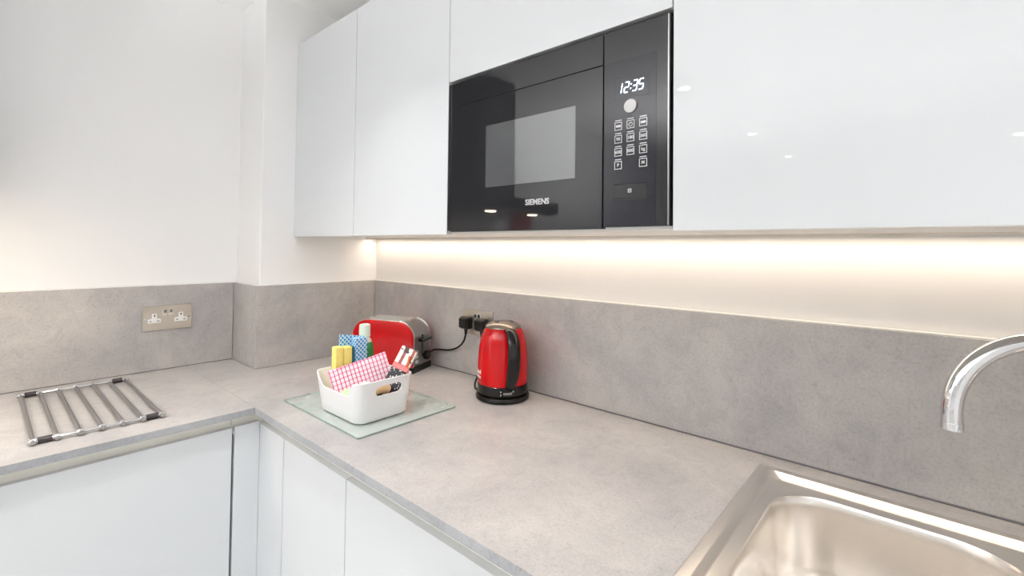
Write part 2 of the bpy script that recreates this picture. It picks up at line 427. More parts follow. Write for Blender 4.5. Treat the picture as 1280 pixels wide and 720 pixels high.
# ------------------------------------------------------------------ splashbacks
def splash(label, faces, sealant, loc):
    t = thing('splashback', label, 'splashback', loc)
    b = BM(); box(b, *faces, .0012, 1); obj('panel', b, 'concrete_laminate', t, smooth=False)
    b = BM(); box(b, *sealant, .0015, 2); obj('sealant_bead', b, 'sealant', t)
    return t
t = splash('long grey concrete-look splashback behind the kettle and tap, under the lit wall', (0, 2.95, 0, T, .0005, H), (0, 2.95, .001, T+.002, H, H+.003), (1.4, 0, 0))
obj('joint', box(BM(), 0.001, 2.95, -.0036, 0, .0002, .0036, .0012, 1), 'grey_sealant', t)
t = splash('short grey concrete-look splashback on the pier beside the toaster', (-T, 0, -.489, -.0005, .0005, H), (-T, -.001, -.489, -.001, H, H+.003), (0, -.25, 0))
t = splash('narrow grey concrete-look splashback return on the side of the pier, facing the drying rack', (D, -T-.0005, -.489, C_IN, .0005, H), (D, -T, -.488, -.481, H, H+.003), (-.12, C_IN, 0))
t = splash('grey concrete-look splashback holding the brushed double socket behind the drying rack', (D-T, D, -2.5, -.4895, .0005, H), (D-T, D-.001, -2.5, -.489, H, H+.003), (D, -1.5, 0))
obj('joint', box(BM(), D, D+.002, -2.5, -.489, .0002, .0022, .0008, 1), 'grey_sealant', t)

# ------------------------------------------------------------------ worktops
TH = .0172
SX0, SX1, SY0, SY1 = 1.563, 2.50, -.555, -.0575    # sink outer rim
def slab(bm, xs, ys, keep, z0, z1):
    v = {}
    def V(i, j, z):
        if (i, j, z) not in v: v[(i, j, z)] = bm.verts.new((xs[i], ys[j], z))
        return v[(i, j, z)]
    cells = {(i, j) for i in range(len(xs)-1) for j in range(len(ys)-1) if keep((xs[i]+xs[i+1])/2, (ys[j]+ys[j+1])/2)}
    for i, j in cells:
        bm.faces.new((V(i, j, z1), V(i+1, j, z1), V(i+1, j+1, z1), V(i, j+1, z1)))
        bm.faces.new((V(i, j, z0), V(i, j+1, z0), V(i+1, j+1, z0), V(i+1, j, z0)))
        for di, dj, p, q in ((0, -1, (0, 0), (1, 0)), (1, 0, (1, 0), (1, 1)), (0, 1, (1, 1), (0, 1)), (-1, 0, (0, 1), (0, 0))):
            if (i+di, j+dj) not in cells:
                a, c = (i+p[0], j+p[1]), (i+q[0], j+q[1])
                bm.faces.new((V(*a, z0), V(*c, z0), V(*c, z1), V(*a, z1)))
t = thing('worktop', 'long grey concrete-look worktop carrying the kettle, toaster, basket and sink', 'worktop', (1.3, -.32, 0))
b = BM(); slab(b, [D, 0, SX0+.02, SX1-.02, 2.95], [B, SY0+.02, -.489, SY1-.015, 0], lambda x, y: not (x < 0 and y > -.489) and not (SX0+.02 < x < SX1-.02 and SY0+.02 < y < SY1-.015), -TH, 0)
obj('slab', b, 'concrete_laminate', t, smooth=False)
obj('edge_band', box(BM(), A+.0008, 2.95, B-.0008, B, -TH, -.0002), 'edge_laminate', t, smooth=False, label='slightly cooler grey edge strip')
t = thing('worktop', 'shorter grey concrete-look worktop under the steel drying rack', 'worktop', (.1, -1.5, 0))
b = BM(); slab(b, [D, A], [-2.5, B-.0009], lambda x, y: True, -TH, 0); obj('slab', b, 'concrete_laminate', t, smooth=False)
obj('edge_band', box(BM(), A, A+.0008, -2.5, B-.0009, -TH, -.0002), 'edge_laminate', t, smooth=False, label='slightly cooler grey edge strip')

# ------------------------------------------------------------------ base cabinets
def channel(axis, u0, u1, face, s, parent):
    """handleless finger channel behind the top of a door; s=+1 faces +x, -1 faces -y"""
    pts = [(-.001, -TH-.001)]
    prof = [(-.0180, -TH-.0005)] + [(-.018+.012*(1-math.cos(a)), -.050-.012*math.sin(a)) for a in [PI/2*k/6 for k in range(7)]] + [(-.0055, -.066), (-.040, -.066), (-.040, -TH-.0005)]
    if axis == 'y': prism(bm := BM(), [(face+d, z) for d, z in prof], 'y', u0, u1)
    else: prism(bm := BM(), [(face-d, z) for d, z in prof], 'x', u0, u1)
    return obj('finger_channel', bm, 'channel_cream', parent)
DZ1, DZR, DZ0 = -.0475, -.0545, -.76
FX, FY = .410, -.6225
def base_left(label, y0, y1, filler=False):
    t = thing('base_cabinet', label, 'cabinet', (.1, (y0+y1)/2, FLOOR))
    obj('body', box(BM(), D+.01, FX-.042, y0+.002, y1-.002, FLOOR+.12, -TH-.002), 'carcass_white', t, smooth=False)
    obj('door', box(BM(), FX-.02, FX, y0+.002, y1-.002, DZ0, DZ1, .0012, 2), 'gloss_white', t)
    obj('plinth', box(BM(), FX-.07, FX-.055, y0, y1, FLOOR, FLOOR+.125), 'gloss_white', t)
    channel('y', y0, y1, FX, 1, t); return t
base_left('gloss white base cabinet with the wide handleless door under the drying rack', -1.29, -.6915)
base_left('gloss white base cabinet under the far end of the drying rack worktop', -1.89, -1.292)
t = thing('corner_post', 'narrow gloss white corner filler strip between the two base cabinet runs', 'filler panel', (.38, -.65, FLOOR))
obj('filler', box(BM(), FX-.02, FX, -.6875, FY-.0004, DZ0, DZ1+.0005, .0012, 2), 'gloss_white', t)
obj('filler', box(BM(), FX-.0185, .5655, FY, FY+.02, DZ0, DZR, .0012, 2), 'gloss_white', t)
channel('y', -.690, -.594, FX, 1, t); channel('x', .382, .5665, FY, 1, t)
obj('body', box(BM(), FX-.06, FX-.045, -.69, -.60, FLOOR, -TH-.002), 'carcass_white', t, smooth=False)
def base_right(label, x0, x1):
    t = thing('base_cabinet', label, 'cabinet', ((x0+x1)/2, -.3, FLOOR))
    sink = x1 > 1.6
    obj('body', box(BM(), x0+.002, x1-.002, FY+.045, -.04, FLOOR+.12, -TH-.002 if not sink else -.21), 'carcass_white', t, smooth=False)
    obj('door', box(BM(), x0+.0006, x1-.0006, FY, FY+.02, DZ0, DZR, .001, 2), 'gloss_white', t)
    obj('plinth', box(BM(), x0, x1, FY+.055, FY+.07, FLOOR, FLOOR+.125), 'gloss_white', t)
    channel('x', x0+.0004, x1-.0004, FY, 1, t); return t
base_right('slim gloss white base cabinet beside the corner filler, below the basket', .567, .8815)
base_right('gloss white base cabinet below the worktop in front of the kettle', .8825, 1.482)
base_right('gloss white sink base cabinet', 1.483, 2.49)

# ------------------------------------------------------------------ wall cabinets
E0 = -.3557; UB = .4868; CT = 1.2354; DB = .4848
def wall_cab(label, x0, x1, z0=UB, dz0=DB, shelf=False, body_to=None):
    t = thing('wall_cabinet', label, 'cabinet', ((x0+x1)/2, -.1, z0))
    d = BM()
    if not shelf:
        obj('body', box(BM(), x0+.001, x1-.001, E0+.021, T, z0, CT-.001, .0008, 1), 'carcass_white', t, smooth=False)
    else:
        s = BM()
        box(s, x0+.001, x0+.0035, E0+.03, T, UB, CT-.001); box(s, x1-.0035, x1-.001, E0+.03, T, UB, CT-.001)
        box(s, x0+.0036, x1-.0036, E0+.03, T, CT-.018, CT-.001); box(s, x0+.0036, x1-.0036, E0+.03, T, .884, .90)
        box(s, x0+.0036, x1-.0036, E0+.012, T, UB, UB+.0125, .0008, 1)
        obj('body', s, 'carcass_white', t, smooth=False)
    obj('door', box(d, x0+.0007, x1-.0007, E0, E0+.0195, dz0, CT, .0012, 2), 'gloss_white', t)
    return t
wall_cab('gloss white wall cabinet next to the pier, leftmost of the row', -.0105, .4272)
wall_cab('gloss white wall cabinet just left of the microwave', .4282, .8925)
wall_cab('gloss white wall cabinet with a short door over the built-in microwave', .8935, 1.4935, dz0=.8835, shelf=True)
wall_cab('gloss white wall cabinet with the wide door right of the microwave, above the tap', 1.4945, 2.4)
wall_cab('gloss white wall cabinet at the right end of the row', 2.401, 2.94)

t = thing('light_strip', 'slim warm light strip along the wall under the wall cabinets', 'light', (1.4, -.06, UB))
b = BM(); box(b, .002, 2.94, -.050, -.048, UB-.0055, UB); box(b, .002, 2.94, -.018, -.016, UB-.0035, UB); box(b, .002, 2.94, -.0479, -.0181, UB-.0008, UB)
obj('channel', b, 'steel_brushed', t, smooth=False)
obj('diffuser', box(BM(), .006, 2.936, -.0478, -.0182, UB-.0030, UB-.0009), 'led_warm', t, smooth=False)
area('strip_light', (1.47, -.028, UB-.0062), 2.92, .016, LED_W*2.92, (1, .83, .67))

# ------------------------------------------------------------------ microwave
MX0, MX1, MZ0, MZ1 = .8955, 1.4905, .4905, .8745
MF = E0-.002
t = thing('microwave', 'built-in black glass microwave with a glowing clock among the wall cabinets', 'microwave', (1.19, -.2, MZ0))
obj('body', box(BM(), MX0+.006, MX1-.006, E0+.012, -.03, MZ0+.004, MZ1-.003, .002, 1), 'black_matte', t, smooth=False)
obj('gap_shade', box(BM(), MX0, MX1, E0+.022, E0+.026, MZ1-.004, .8838), 'black_matte', t, smooth=False)  # black sheet put in as the shade of the gap above the microwave
obj('frame', box(box(BM(), MX0, .9067, MF, E0+.015, MZ0+.003, MZ1, .0012, 2), .9067, 1.3545, MF, E0+.015, .8135, MZ1, .0012, 2), 'black_glass', t)
door = obj('door', box(BM(), .9077, 1.3545, MF, E0+.014, MZ0, .8125, .0015, 2), 'black_glass', t)
obj('window_screen', box(BM(), 1.0335, 1.2915, MF-.0006, MF+.002, .596, .7455, .0003, 1), 'oven_screen', door, label='pale grey see-through door screen')
lg = text_bm('SIEMENS', .0175, .0003, .00045, 1.02)
merge(lb := BM(), lg, Matrix.Translation((1.1925, MF-.0004, .5525)) @ Matrix.Rotation(PI/2, 4, 'X'))
obj('lettering', lb, 'silver_print', door, smooth=False)
panel = obj('control_panel', box(BM(), 1.3565, MX1, MF, E0+.015, MZ0+.003, MZ1, .0015, 2), 'black_glass', t)
obj('touch_field', box(BM(), 1.3578, 1.465, MF-.0004, MF+.002, MZ0+.005, .812, .0002, 1), 'panel_dark', panel)
obj('edge_trim', box(BM(), MX1-.0045, MX1-.0012, MF-.0008, MF+.002, MZ0+.004, MZ1-.001, .0004, 1), 'dark_chrome', t)
disp = obj('display', box(BM(), 1.381, 1.449, MF-.0007, MF+.002, .737, .780, .0002, 1), 'panel_dark', t)
def seg_digit(bm, x, z, on, h=.019, wd=.0098):
    th = .0019; y0, y1 = MF-.0013, MF-.0008
    def sl(px, pz): return (px+(pz-z)*.16, pz)
    segs = {'a': ((x, z+h), (x+wd, z+h)), 'g': ((x, z+h/2), (x+wd, z+h/2)), 'd': ((x, z), (x+wd, z)),
            'f': ((x, z+h/2), (x, z+h)), 'e': ((x, z), (x, z+h/2)), 'b': ((x+wd, z+h/2), (x+wd, z+h)), 'c': ((x+wd, z), (x+wd, z+h/2))}
    for k in on:
        (xa, za), (xb, zb) = segs[k]; xa, za = sl(xa, za); xb, zb = sl(xb, zb)
        hz = abs(zb-za) < 1e-6; dx, dz = (0, th/2) if hz else (th/2, 0)
        prism(bm, [(xa-dx+(.0006 if hz else 0), za-dz+(0 if hz else .0006)), (xb+dx-(.0006 if hz else 0) if hz else xa+dx, zb-dz if hz else za-dz+.0006), (xb+dx-(.0006 if hz else 0), zb+dz-(0 if hz else .0006)), (xa-dx+(.0006 if hz else 0) if hz else xb-dx, za+dz if hz else zb+dz-.0006)], 'y', y0, y1)
b = BM(); zz = .7485
seg_digit(b, 1.390, zz, 'bc', wd=.0045); seg_digit(b, 1.4005, zz, 'abged', wd=.0085)
for dz in (.0055, .0135): box(b, 1.4125+dz*.16, 1.4147+dz*.16, MF-.0013, MF-.0008, zz+dz-.0011, zz+dz+.0011)
seg_digit(b, 1.4175, zz, 'abgcd', wd=.0085); seg_digit(b, 1.430, zz, 'afgcd', wd=.0085)
obj('clock_digits', b, 'display_glow', disp, smooth=False, label='glowing clock digits reading 12:35')
obj('round_button', cyl(BM(), (1.4145, MF+.001, .7205), (1.4145, MF-.0035, .7205), .0132, 32, bev=.0012), 'knob_steel', t)
def key_bm(x, z, k):
    b = BM(); y0, y1 = MF-.0009, MF-.0003; a = .0078; th = .0013
    box(b, x-a, x+a, y0, y1, z-a, z-a+th); box(b, x-a, x+a, y0, y1, z+a-th, z+a)
    box(b, x-a, x-a+th, y0, y1, z-a+th, z+a-th); box(b, x+a-th, x+a, y0, y1, z-a+th, z+a-th)
    box(b, x-a+.001, x+a-.001, y0, y1, z+a+.0022, z+a+.0040)
    if k == 'bar': box(b, x-.0050, x+.0050, y0, y1, z-.0022, z+.0022)
    elif k == 'clock':
        for i in range(8):
            q = 2*PI*i/8; box(b, x+.0038*math.cos(q)-.0009, x+.0038*math.cos(q)+.0009, y0, y1, z+.0038*math.sin(q)-.0009, z+.0038*math.sin(q)+.0009)
        box(b, x-.0005, x+.0005, y0, y1, z, z+.0028)
    else:
        g = text_bm(k, .0085, .0003, .0002); merge(b, g, Matrix.Translation((x, MF-.0006, z)) @ Matrix.Rotation(PI/2, 4, 'X'))
    return b
KX, KZ = (1.389, 1.4145, 1.440), (.6865, .6615, .6365, .6115)
keys = [('bar', 'clock', 'bar'), ('90', '180', '360'), ('600', '800', 'kg'), ('P', None, 'M')]
for r, row in enumerate(keys):
    for c, k in enumerate(row):
        if k: obj('touch_button', key_bm(KX[c], KZ[r], k), 'silver_print', t, smooth=False)
ob = obj('open_button', box(BM(), 1.3795, 1.448, MF-.0016, MF+.001, .5475, .5745, .0006, 1), 'black_glass', t)
obj('button_gap', box(BM(), 1.3775, 1.4482, MF-.0007, MF+.001, .5448, .5747, .0001, 1), 'black_matte', ob)
g = BM()
for q in ((1.4105, 1.4175, .5578, .5590), (1.4105, 1.4175, .5636, .5648), (1.4105, 1.4117, .5590, .5636), (1.4163, 1.4175, .5590, .5636), (1.4131, 1.4149, .5604, .5622)):
    box(g, q[0], q[1], MF-.0022, MF-.0015, q[2], q[3])
obj('open_symbol', g, 'silver_print', ob, smooth=False)

# ------------------------------------------------------------------ sockets and plugs
def socket(label, origin, ux):
    """double British socket plate; local x along the wall, local y out of it, local z up"""
    t = thing('power_socket', label, 'socket', origin)
    t.rotation_euler = (0, 0, ux)
    o = lambda n, b, m, p=t, **k: obj(n, b, m, p, world=False, **k)
    o('plate', box(BM(), -.0735, .0735, 0, .0045, -.0432, .0432, .0010, 2), 'steel_brushed')
    for s in (-1, 1):
        cx = s*.0395; cz = -.004
        poly = [(-.0195, -.0125), (.0195, -.0125), (.0195, .0015), (.0075, .0030), (.0070, .0205), (-.0070, .0205), (-.0075, .0030), (-.0195, .0015)]
        ot = o('outlet', prism(BM(), [(cx+u, cz+v) for u, v in poly], 'y', .003, .0054, .0008, 2), 'white_plastic')
        b = BM()
        box(b, cx-.0019, cx+.0019, .005, .0056, cz+.0095, cz+.0165)
        for k in (-1, 1): box(b, cx+k*.0112-.0033, cx+k*.0112+.0033, .005, .0056, cz-.0072, cz-.0048)
        o('pin_holes', b, 'pin_dark', ot, smooth=False)
        r = o('rocker_switch', box(BM(), s*.0088-.0068, s*.0088+.0068, .003, .0062, .0085, .0315, .0014, 2), 'satin_rim')
        o('rocker', prism(BM(), [(.005, .011), (.0085, .029), (.005, .029)], 'x', s*.0088-.0045, s*.0088+.0045), 'dark_chrome', r)
        o('screw', cyl(BM(), (s*.0655, .004, -.002), (s*.0655, .0052, -.002), .0032, 14), 'chrome')
    return t
socket('brushed steel double socket with two empty white outlets on the left splashback', (D, -.7045, .1862), -PI/2)
socket('brushed steel double socket with two black plugs behind the kettle', (.6535, 0, .1885), PI)
def plug_cord(label, px, pz, path, parent_label_cat='power cord'):
    t = thing('mains_lead', label, 'power cord', (px, -.02, pz))
    pl = obj('plug', box(BM(), px-.0225, px+.0225, -.036, -.0062, pz-.026, pz+.018, .008, 3), 'black_plastic', t)
    obj('grip', box(BM(), px-.0185, px+.0185, -.041, -.034, pz-.021, pz+.013, .003, 3), 'black_plastic', pl)
    obj('strain_relief', cyl(BM(), (px, -.022, pz-.019), (px, -.022, pz-.044), .0075, 14, .0045), 'black_plastic', t)
    obj('cable', tube(BM(), smooth_path([(px, -.022, pz-.042)] + path, 10), .0034, 10), 'black_plastic', t)
plug_cord('black plug and cord trailing from the left outlet to the toaster', .6140, .1905,
          [(.606, -.022, .124), (.588, -.020, .105), (.560, -.018, .088), (.518, -.016, .075), (.465, -.012, .068), (.428, -.010, .062), (.405, -.012, .050), (.398, -.022, .045)])
plug_cord('black plug and cord running down from the right outlet behind the kettle', .6930, .1905,
          [(.694, -.020, .10), (.702, -.022, .075), (.716, -.040, .056), (.734, -.070, .044), (.742, -.091, .030), (.747, -.104, .014), (.760, -.112, .0050), (.782, -.112, .008), (.800, -.106, .011)])

# ------------------------------------------------------------------ kettle
KC = (.864, -.102)
ka = math.atan2(-.74, .673)+math.radians(17)
t = thing('kettle', 'glossy red electric kettle with black handle and base against the splashback', 'kettle', (KC[0], KC[1], 0))
L_ = lambda n, b, m, p=t, **k: obj(n, b, m, p, world=False, **k)
L_('power_base', lathe(BM(), [(.076, 0), (.0805, .003), (.0815, .009), (.079, .015), (.073, .0175), (.060, .018)]), 'black_plastic')
L_('foot_band', lathe(BM(), [(.066, .0185), (.0745, .0195), (.0762, .024), (.0758, .046), (.0745, .0475)]), 'black_plastic')
prof = [(.0735, .0475), (.0752, .0485), (.0757, .056), (.0757, .085), (.0752, .110), (.0738, .135), (.0715, .158), (.0680, .178), (.0635, .193), (.0580, .2045), (.0535, .2105), (.0525, .2110)]
red = L_('body', lathe(BM(), prof, seg=64), 'kettle_red')
L_('lid', lathe(BM(), [(.0535, .2095), (.0545, .2125), (.0530, .2165), (.0470, .2215), (.0370, .2260), (.0240, .2290), (.0100, .2300), (.001, .2302)], seg=48), 'lid_bronze')
hb = BM()
for k, sx in ((-1, .016), (1, .016)):
    tt = BM(); bmesh.ops.create_uvsphere(tt, u_segments=20, v_segments=10, radius=1)
    merge(hb, tt, Matrix.Rotation(ka, 4, 'Z') @ Matrix.Translation((0.004, k*.022, .2272)) @ Matrix.Diagonal((.018, .0085, .0035, 1)))
L_('lid_grip', hb, 'black_plastic')
# strap handle facing the camera and a little to its right
rd = Vector((math.cos(ka), math.sin(ka), 0)); tg = Vector((-rd.y, rd.x, 0))
hp = [(.050, .2060), (.066, .2085), (.086, .2040), (.1030, .1840), (.1105, .1500), (.1085, .1150), (.0990, .0860), (.0870, .0640), (.0790, .0530), (.0730, .0490)]
pts = smooth_path([rd*r+Vector((0, 0, z)) for r, z in hp], 5)
n = len(pts)
ra = [.0135+.0055*math.sin(PI*min(1, max(0, (i/n-.05)/.9)))**.8 for i in range(n)]
L_('handle', tube(BM(), pts, ra, 18, up=tg, rb=.0095), 'black_plastic')
sa = ka+PI
sd = Vector((math.cos(sa), math.sin(sa), 0)); sg = Vector((-sd.y, sd.x, 0))
L_('spout', tube(BM(), [sd*.055+Vector((0, 0, .165)), sd*.072+Vector((0, 0, .185)), sd*.082+Vector((0, 0, .2040))], [.022, .019, .012], 16, up=sg, rb=[.02, .016, .006]), 'kettle_red')
# switch and marks on the black band, on the side towards the camera
ca = math.atan2(-.74, .673)
def band_patch(a, z, wd, ht, r=.0766, th=.0012):
    b = BM(); box(b, -wd/2, wd/2, 0, th+.001, -ht/2, ht/2, .0004, 1)
    m = Matrix.Translation((math.cos(a)*(r-.001), math.sin(a)*(r-.001), z)) @ Matrix.Rotation(a-PI/2, 4, 'Z'); tt = BM(); merge(tt, b, m); return tt
L_('switch', band_patch(ca+.19, .0320, .026, .0075, th=.003), 'dark_chrome')
L_('mark', band_patch(ca-.06, .0365, .0034, .0034), 'silver_print')
L_('mark', band_patch(ca-.06, .0275, .0020, .0046), 'silver_print')
L_('mark', band_patch(ca+.42, .0365, .0034, .0034), 'silver_print')
def wrap_text(s, size, a0, z, r):
    g = text_bm(s, size, .0002, .0002)
    for v in g.verts:
        a = a0+v.co.x/r; rr = r+v.co.z+.0003; zz = z+v.co.y; v.co = Vector((math.cos(a)*rr, math.sin(a)*rr, zz))
    return g
lt = wrap_text('Russell', .0155, ca-1.28, .0830, .0757); merge(lt, wrap_text('Hobbs', .0155, ca-1.28, .0695, .0757))
L_('lettering', lt, 'sticker_white', red, smooth=False)

# ------------------------------------------------------------------ toaster
ta = math.radians(21.3)
tc = Vector((.314, -.13, 0))+Vector((math.cos(ta), math.sin(ta), 0))*.009
t = thing('toaster', 'red two-slot toaster with a chrome end standing in the worktop corner', 'toaster', tc, ta)
L_ = lambda n, b, m, p=t, **k: obj(n, b, m, p, world=False, **k)
HL, HW, HT = .131, .0675, .182
def side_profile(ins=0.0, z0=.022):
    r = .062-ins*.6; x = HL-ins; top = HT-ins; out = [(-x, z0+ins*.5), (x, z0+ins*.5)]
    out += [(x-r+r*math.cos(a), top-r+r*math.sin(a)) for a in [PI/2*k/12 for k in range(13)]]
    out += [(-x+r-r*math.sin(a), top-r+r*math.cos(a)) for a in [PI/2*k/12 for k in range(13)]]
    return out
L_('base', box(BM(), -HL-.003, HL+.003, -HW+.004, HW-.004, 0, .0235, .004, 2), 'black_plastic')
L_('shell', prism(BM(), side_profile(.003), 'y', -HW+.012, HW-.012), 'toaster_steel')
for s in (-1, 1):
    y = s*(HW-.012)
    L_('chrome_rim', prism(BM(), side_profile(0), 'y', y, y+s*.0035, .0012, 2), 'chrome')
    b = BM(); P0, P1, P2 = side_profile(.0012), side_profile(.0022), side_profile(.009)
    loft(b, [[(u, y+s*.0034, v) for u, v in P0], [(u, y+s*.0085, v) for u, v in P1], [(u, y+s*.0116, v) for u, v in P2]])
    L_('side_panel', b, 'toaster_red', label='glossy red side panel')
for s in (-1, 1):
    b = BM(); yc = s*.0225; lo = rrect(-.078, .078, yc-.016, yc+.016, .006, 4); li = rrect(-.073, .073, yc-.0115, yc+.0115, .004, 4)
    loft(b, [[(u, v, HT-.0035) for u, v in lo], [(u, v, HT+.003) for u, v in lo], [(u, v, HT+.003) for u, v in li], [(u, v, HT-.0025) for u, v in li]], cap1=False)
    sr = L_('slot_rim', b, 'satin_rim')
    L_('slot', box(BM(), -.073, .073, yc-.0115, yc+.0115, HT-.0032, HT-.0024), 'black_matte', sr, smooth=False)
xe = HL-.003
L_('lever_track', box(BM(), xe-.001, xe+.0012, -.0035+.004, .0035+.004, .050, .130, .0005, 1), 'black_matte')
L_('lever', box(BM(), xe+.001, xe+.0225, -.028, .040, .108, .121, .004, 3), 'black_plastic')
L_('dial', cyl(BM(), (xe, .024, .052), (xe+.017, .024, .052), .0165, 24, bev=.002), 'black_plastic')
for z in (.038, .055, .072):
    L_('button', box(BM(), xe-.001, xe+.004, -.045, -.029, z-.0055, z+.0055, .0015, 2), 'silver_print')

# ------------------------------------------------------------------ glass board
t = thing('chopping_board', 'frosted glass chopping board lying under the white basket', 'chopping board', (.632, -.414, 0))
b = BM(); lo = rrect(.43, .835, -.5675, -.2625, .006, 4)
loft(b, [[(x, y, .0004) for x, y in lo], [(x, y, .0050) for x, y in lo]])
gs = obj('glass_sheet', b, 'board_glass', t, smooth=False); gs.data.materials.append(MATS['board_edge'])
for f in gs.data.polygons:
    if abs(f.normal.z) < .5: f.material_index = 1
BZ = .0052

# ------------------------------------------------------------------ basket
t = thing('storage_basket', 'white plastic basket with a dipped front holding cleaning things', 'basket', (.672, -.457, BZ))
def sstep(a, c, x):
    x = min(1, max(0, (x-a)/(c-a))); return x*x*(3-2*x)
def basket_bm():
    bm = BM(); n = 10
    def ring(x0, x1, y0, y1, r):
        pts = []
        base = rrect(x0, x1, y0, y1, r, n)
        for i, p in enumerate(base):
            q = base[(i+1) % len(base)]
            d = math.hypot(q[0]-p[0], q[1]-p[1]); k = 36 if d > .05 else 1
            for j in range(k): pts.append((p[0]+(q[0]-p[0])*j/k, p[1]+(q[1]-p[1])*j/k))
        return pts
    def top(x, y):
        if y > -.52: return .104
        return .104-.034*sstep(.570, .622, x)*(1-sstep(.742, .768, x))
    o0 = ring(.582, .770, -.528, -.384, .024); o1 = ring(.576, .776, -.534, -.378, .028); o2 = ring(.562, .785, -.5445, -.368, .026)
    ins = .0035
    i1 = ring(.581, .771, -.529, -.383, .025); i2 = ring(.5655, .7815, -.541, -.3715, .0235)
    z0 = BZ
    loops = [[(x, y, z0) for x, y in o0], [(x, y, z0+.004) for x, y in o1]]
    for f in (.33, .66, 1.0):
        loops.append([(a[0]+(c[0]-a[0])*f, a[1]+(c[1]-a[1])*f, z0+.004+(top(*c)-.004)*f) for a, c in zip(o1, o2)])
    loops.append([(x, y, z0+top(*c)+.0012) for (x, y), c in zip([((a[0]+c[0])/2, (a[1]+c[1])/2) for a, c in zip(o2, i2)], o2)])
    for f in (1.0, .66, .33, 0.0):
        loops.append([(a[0]+(c[0]-a[0])*f, a[1]+(c[1]-a[1])*f, z0+.007+(top(*d)-.007)*f) for a, c, d in zip(i1, i2, o2)])
    loft(bm, loops); bmesh.ops.recalc_face_normals(bm, faces=bm.faces[:]); return bm
bk = obj('shell', basket_bm(), 'basket_white', t); bk.modifiers.clear()
b = BM(); ymid, hw, zc, hr = -.4490, .0395, BZ+.0765, .0125
st = [(ymid+hw-hr+hr*math.cos(a), zc+hr*math.sin(a)) for a in [-PI/2+PI*k/10 for k in range(11)]] + [(ymid-hw+hr-hr*math.cos(a), zc+hr*math.sin(a)) for a in [PI/2-PI*k/10 for k in range(11)]]
prism(b, st, 'x', .70, .85)
cut = obj('cutter', b, 'basket_white', t)
md = bk.modifiers.new('hole', 'BOOLEAN'); md.object = cut; md.solver = 'EXACT'; md.operation = 'DIFFERENCE'
dg = bpy.context.evaluated_depsgraph_get(); dg.update()
nm = bpy.data.meshes.new_from_object(bk.evaluated_get(dg)); bk.modifiers.clear(); bk.data = nm
bpy.data.objects.remove(cut)
nm.polygons.foreach_set('use_smooth', [True]*len(nm.polygons)); nm.set_sharp_from_angle(angle=math.radians(38)); weighted(bk)

# ------------------------------------------------------------------ basket contents
def oriented(o, origin, u, v):
    """local x along u, local y along v (both made orthonormal)"""
    u = Vector(u).normalized(); v = Vector(v); v = (v-u*u.dot(v)).normalized(); w_ = u.cross(v)
    m = Matrix((u, v, w_)).transposed().to_4x4(); m.translation = Vector((origin[0], origin[1], origin[2]+Z0)); o.matrix_world = m
    return o
def free(name, label, cat):
    o = bpy.data.objects.new(name, None); COL.objects.link(o); o['label'] = label; o['category'] = cat; BASE[o.name] = (0, 0, 0); return o
# folded tea towel: local x along its top fold, local y down its front face, local z out of the face
t = free('tea_towel', 'folded pink and white checked tea towel leaning in the basket', 'tea towel')
Lp, Rp, Bp = Vector((.6185, -.5335, .1120)), Vector((.660, -.3860, .1480)), Vector((.6420, -.5250, .0600))
oriented(t, Lp, Rp-Lp, Bp-Lp)
def fold_bm(w_, h_, z_back, z_front, seed):
    b = BM(); nx, prof = 26, []
    zc = (z_back+z_front)/2; rr = (z_front-z_back)/2
    ny = 12
    for k in range(ny+1): prof.append((h_-(h_-rr)*k/ny, z_front))
    for k in range(1, 8):
        a = PI*k/8; prof.append((rr-rr*math.sin(a), zc+rr*math.cos(a)))
    for k in range(ny+1): prof.append((rr+(h_-rr)*k/ny, z_back))
    rows = []
    for i in range(nx+1):
        x = w_*i/nx; row = []
        for y, z in prof:
            d = noise.noise(Vector((x*22+seed, y*22, z*8)))*.0022
            row.append((x+noise.noise(Vector((seed, y*25, z*40)))*.0015, y+d*.6, z+d))
        rows.append(row)
    loft(b, rows); return b
TW = (Rp-Lp).length
obj('outer_fold', fold_bm(TW, .072, -.0165, 0, 1.3), 'check_cloth', t, world=False)
obj('inner_fold', fold_bm(TW-.008, .066, -.0120, -.0045, 5.1), 'check_cloth', t, world=False).location = (.002, .0035, 0)
# sponges
def sponge(label, y0, y1, z1, tealed, dx=0):
    t = thing('sponge', label, 'sponge', (.585+dx, (y0+y1)/2, BZ+.0072))
    b = BM(); box(b, .574+dx, .598+dx, y0, y1, BZ+.0074, z1, .004, 3); obj('foam', b, 'sponge_yellow', t)
    if tealed: obj('scouring_pad', box(BM(), .574+dx, .598+dx, y1-.0004, y1+.0065, BZ+.0074, z1-.0025, .002, 2), 'scourer_teal', t)
sponge('tall yellow sponge at the left end of the basket', -.5000, -.4765, .1690, False, .001)
sponge('yellow sponge with a teal scouring pad, between the plain sponge and the blue cloth', -.4755, -.4475, .1650, True, -.001)
# blue cloth
t = thing('cleaning_cloth', 'folded blue and white lattice cleaning cloth behind the sponges in the basket', 'cloth', (.582, -.42, BZ+.0072))
b = BM(); prism(b, [(-.4735, BZ+.0074), (-.4000, BZ+.0074), (-.4000, .1850), (-.4735, .1975)], 'x', .5665, .5725, .0012, 2); obj('cloth_fold', b, 'blue_lattice', t)
b = BM(); box(b, .5730, .5985, -.4385, -.4010, BZ+.0074, .1860, .003, 2); obj('cloth_fold', b, 'blue_lattice', t)
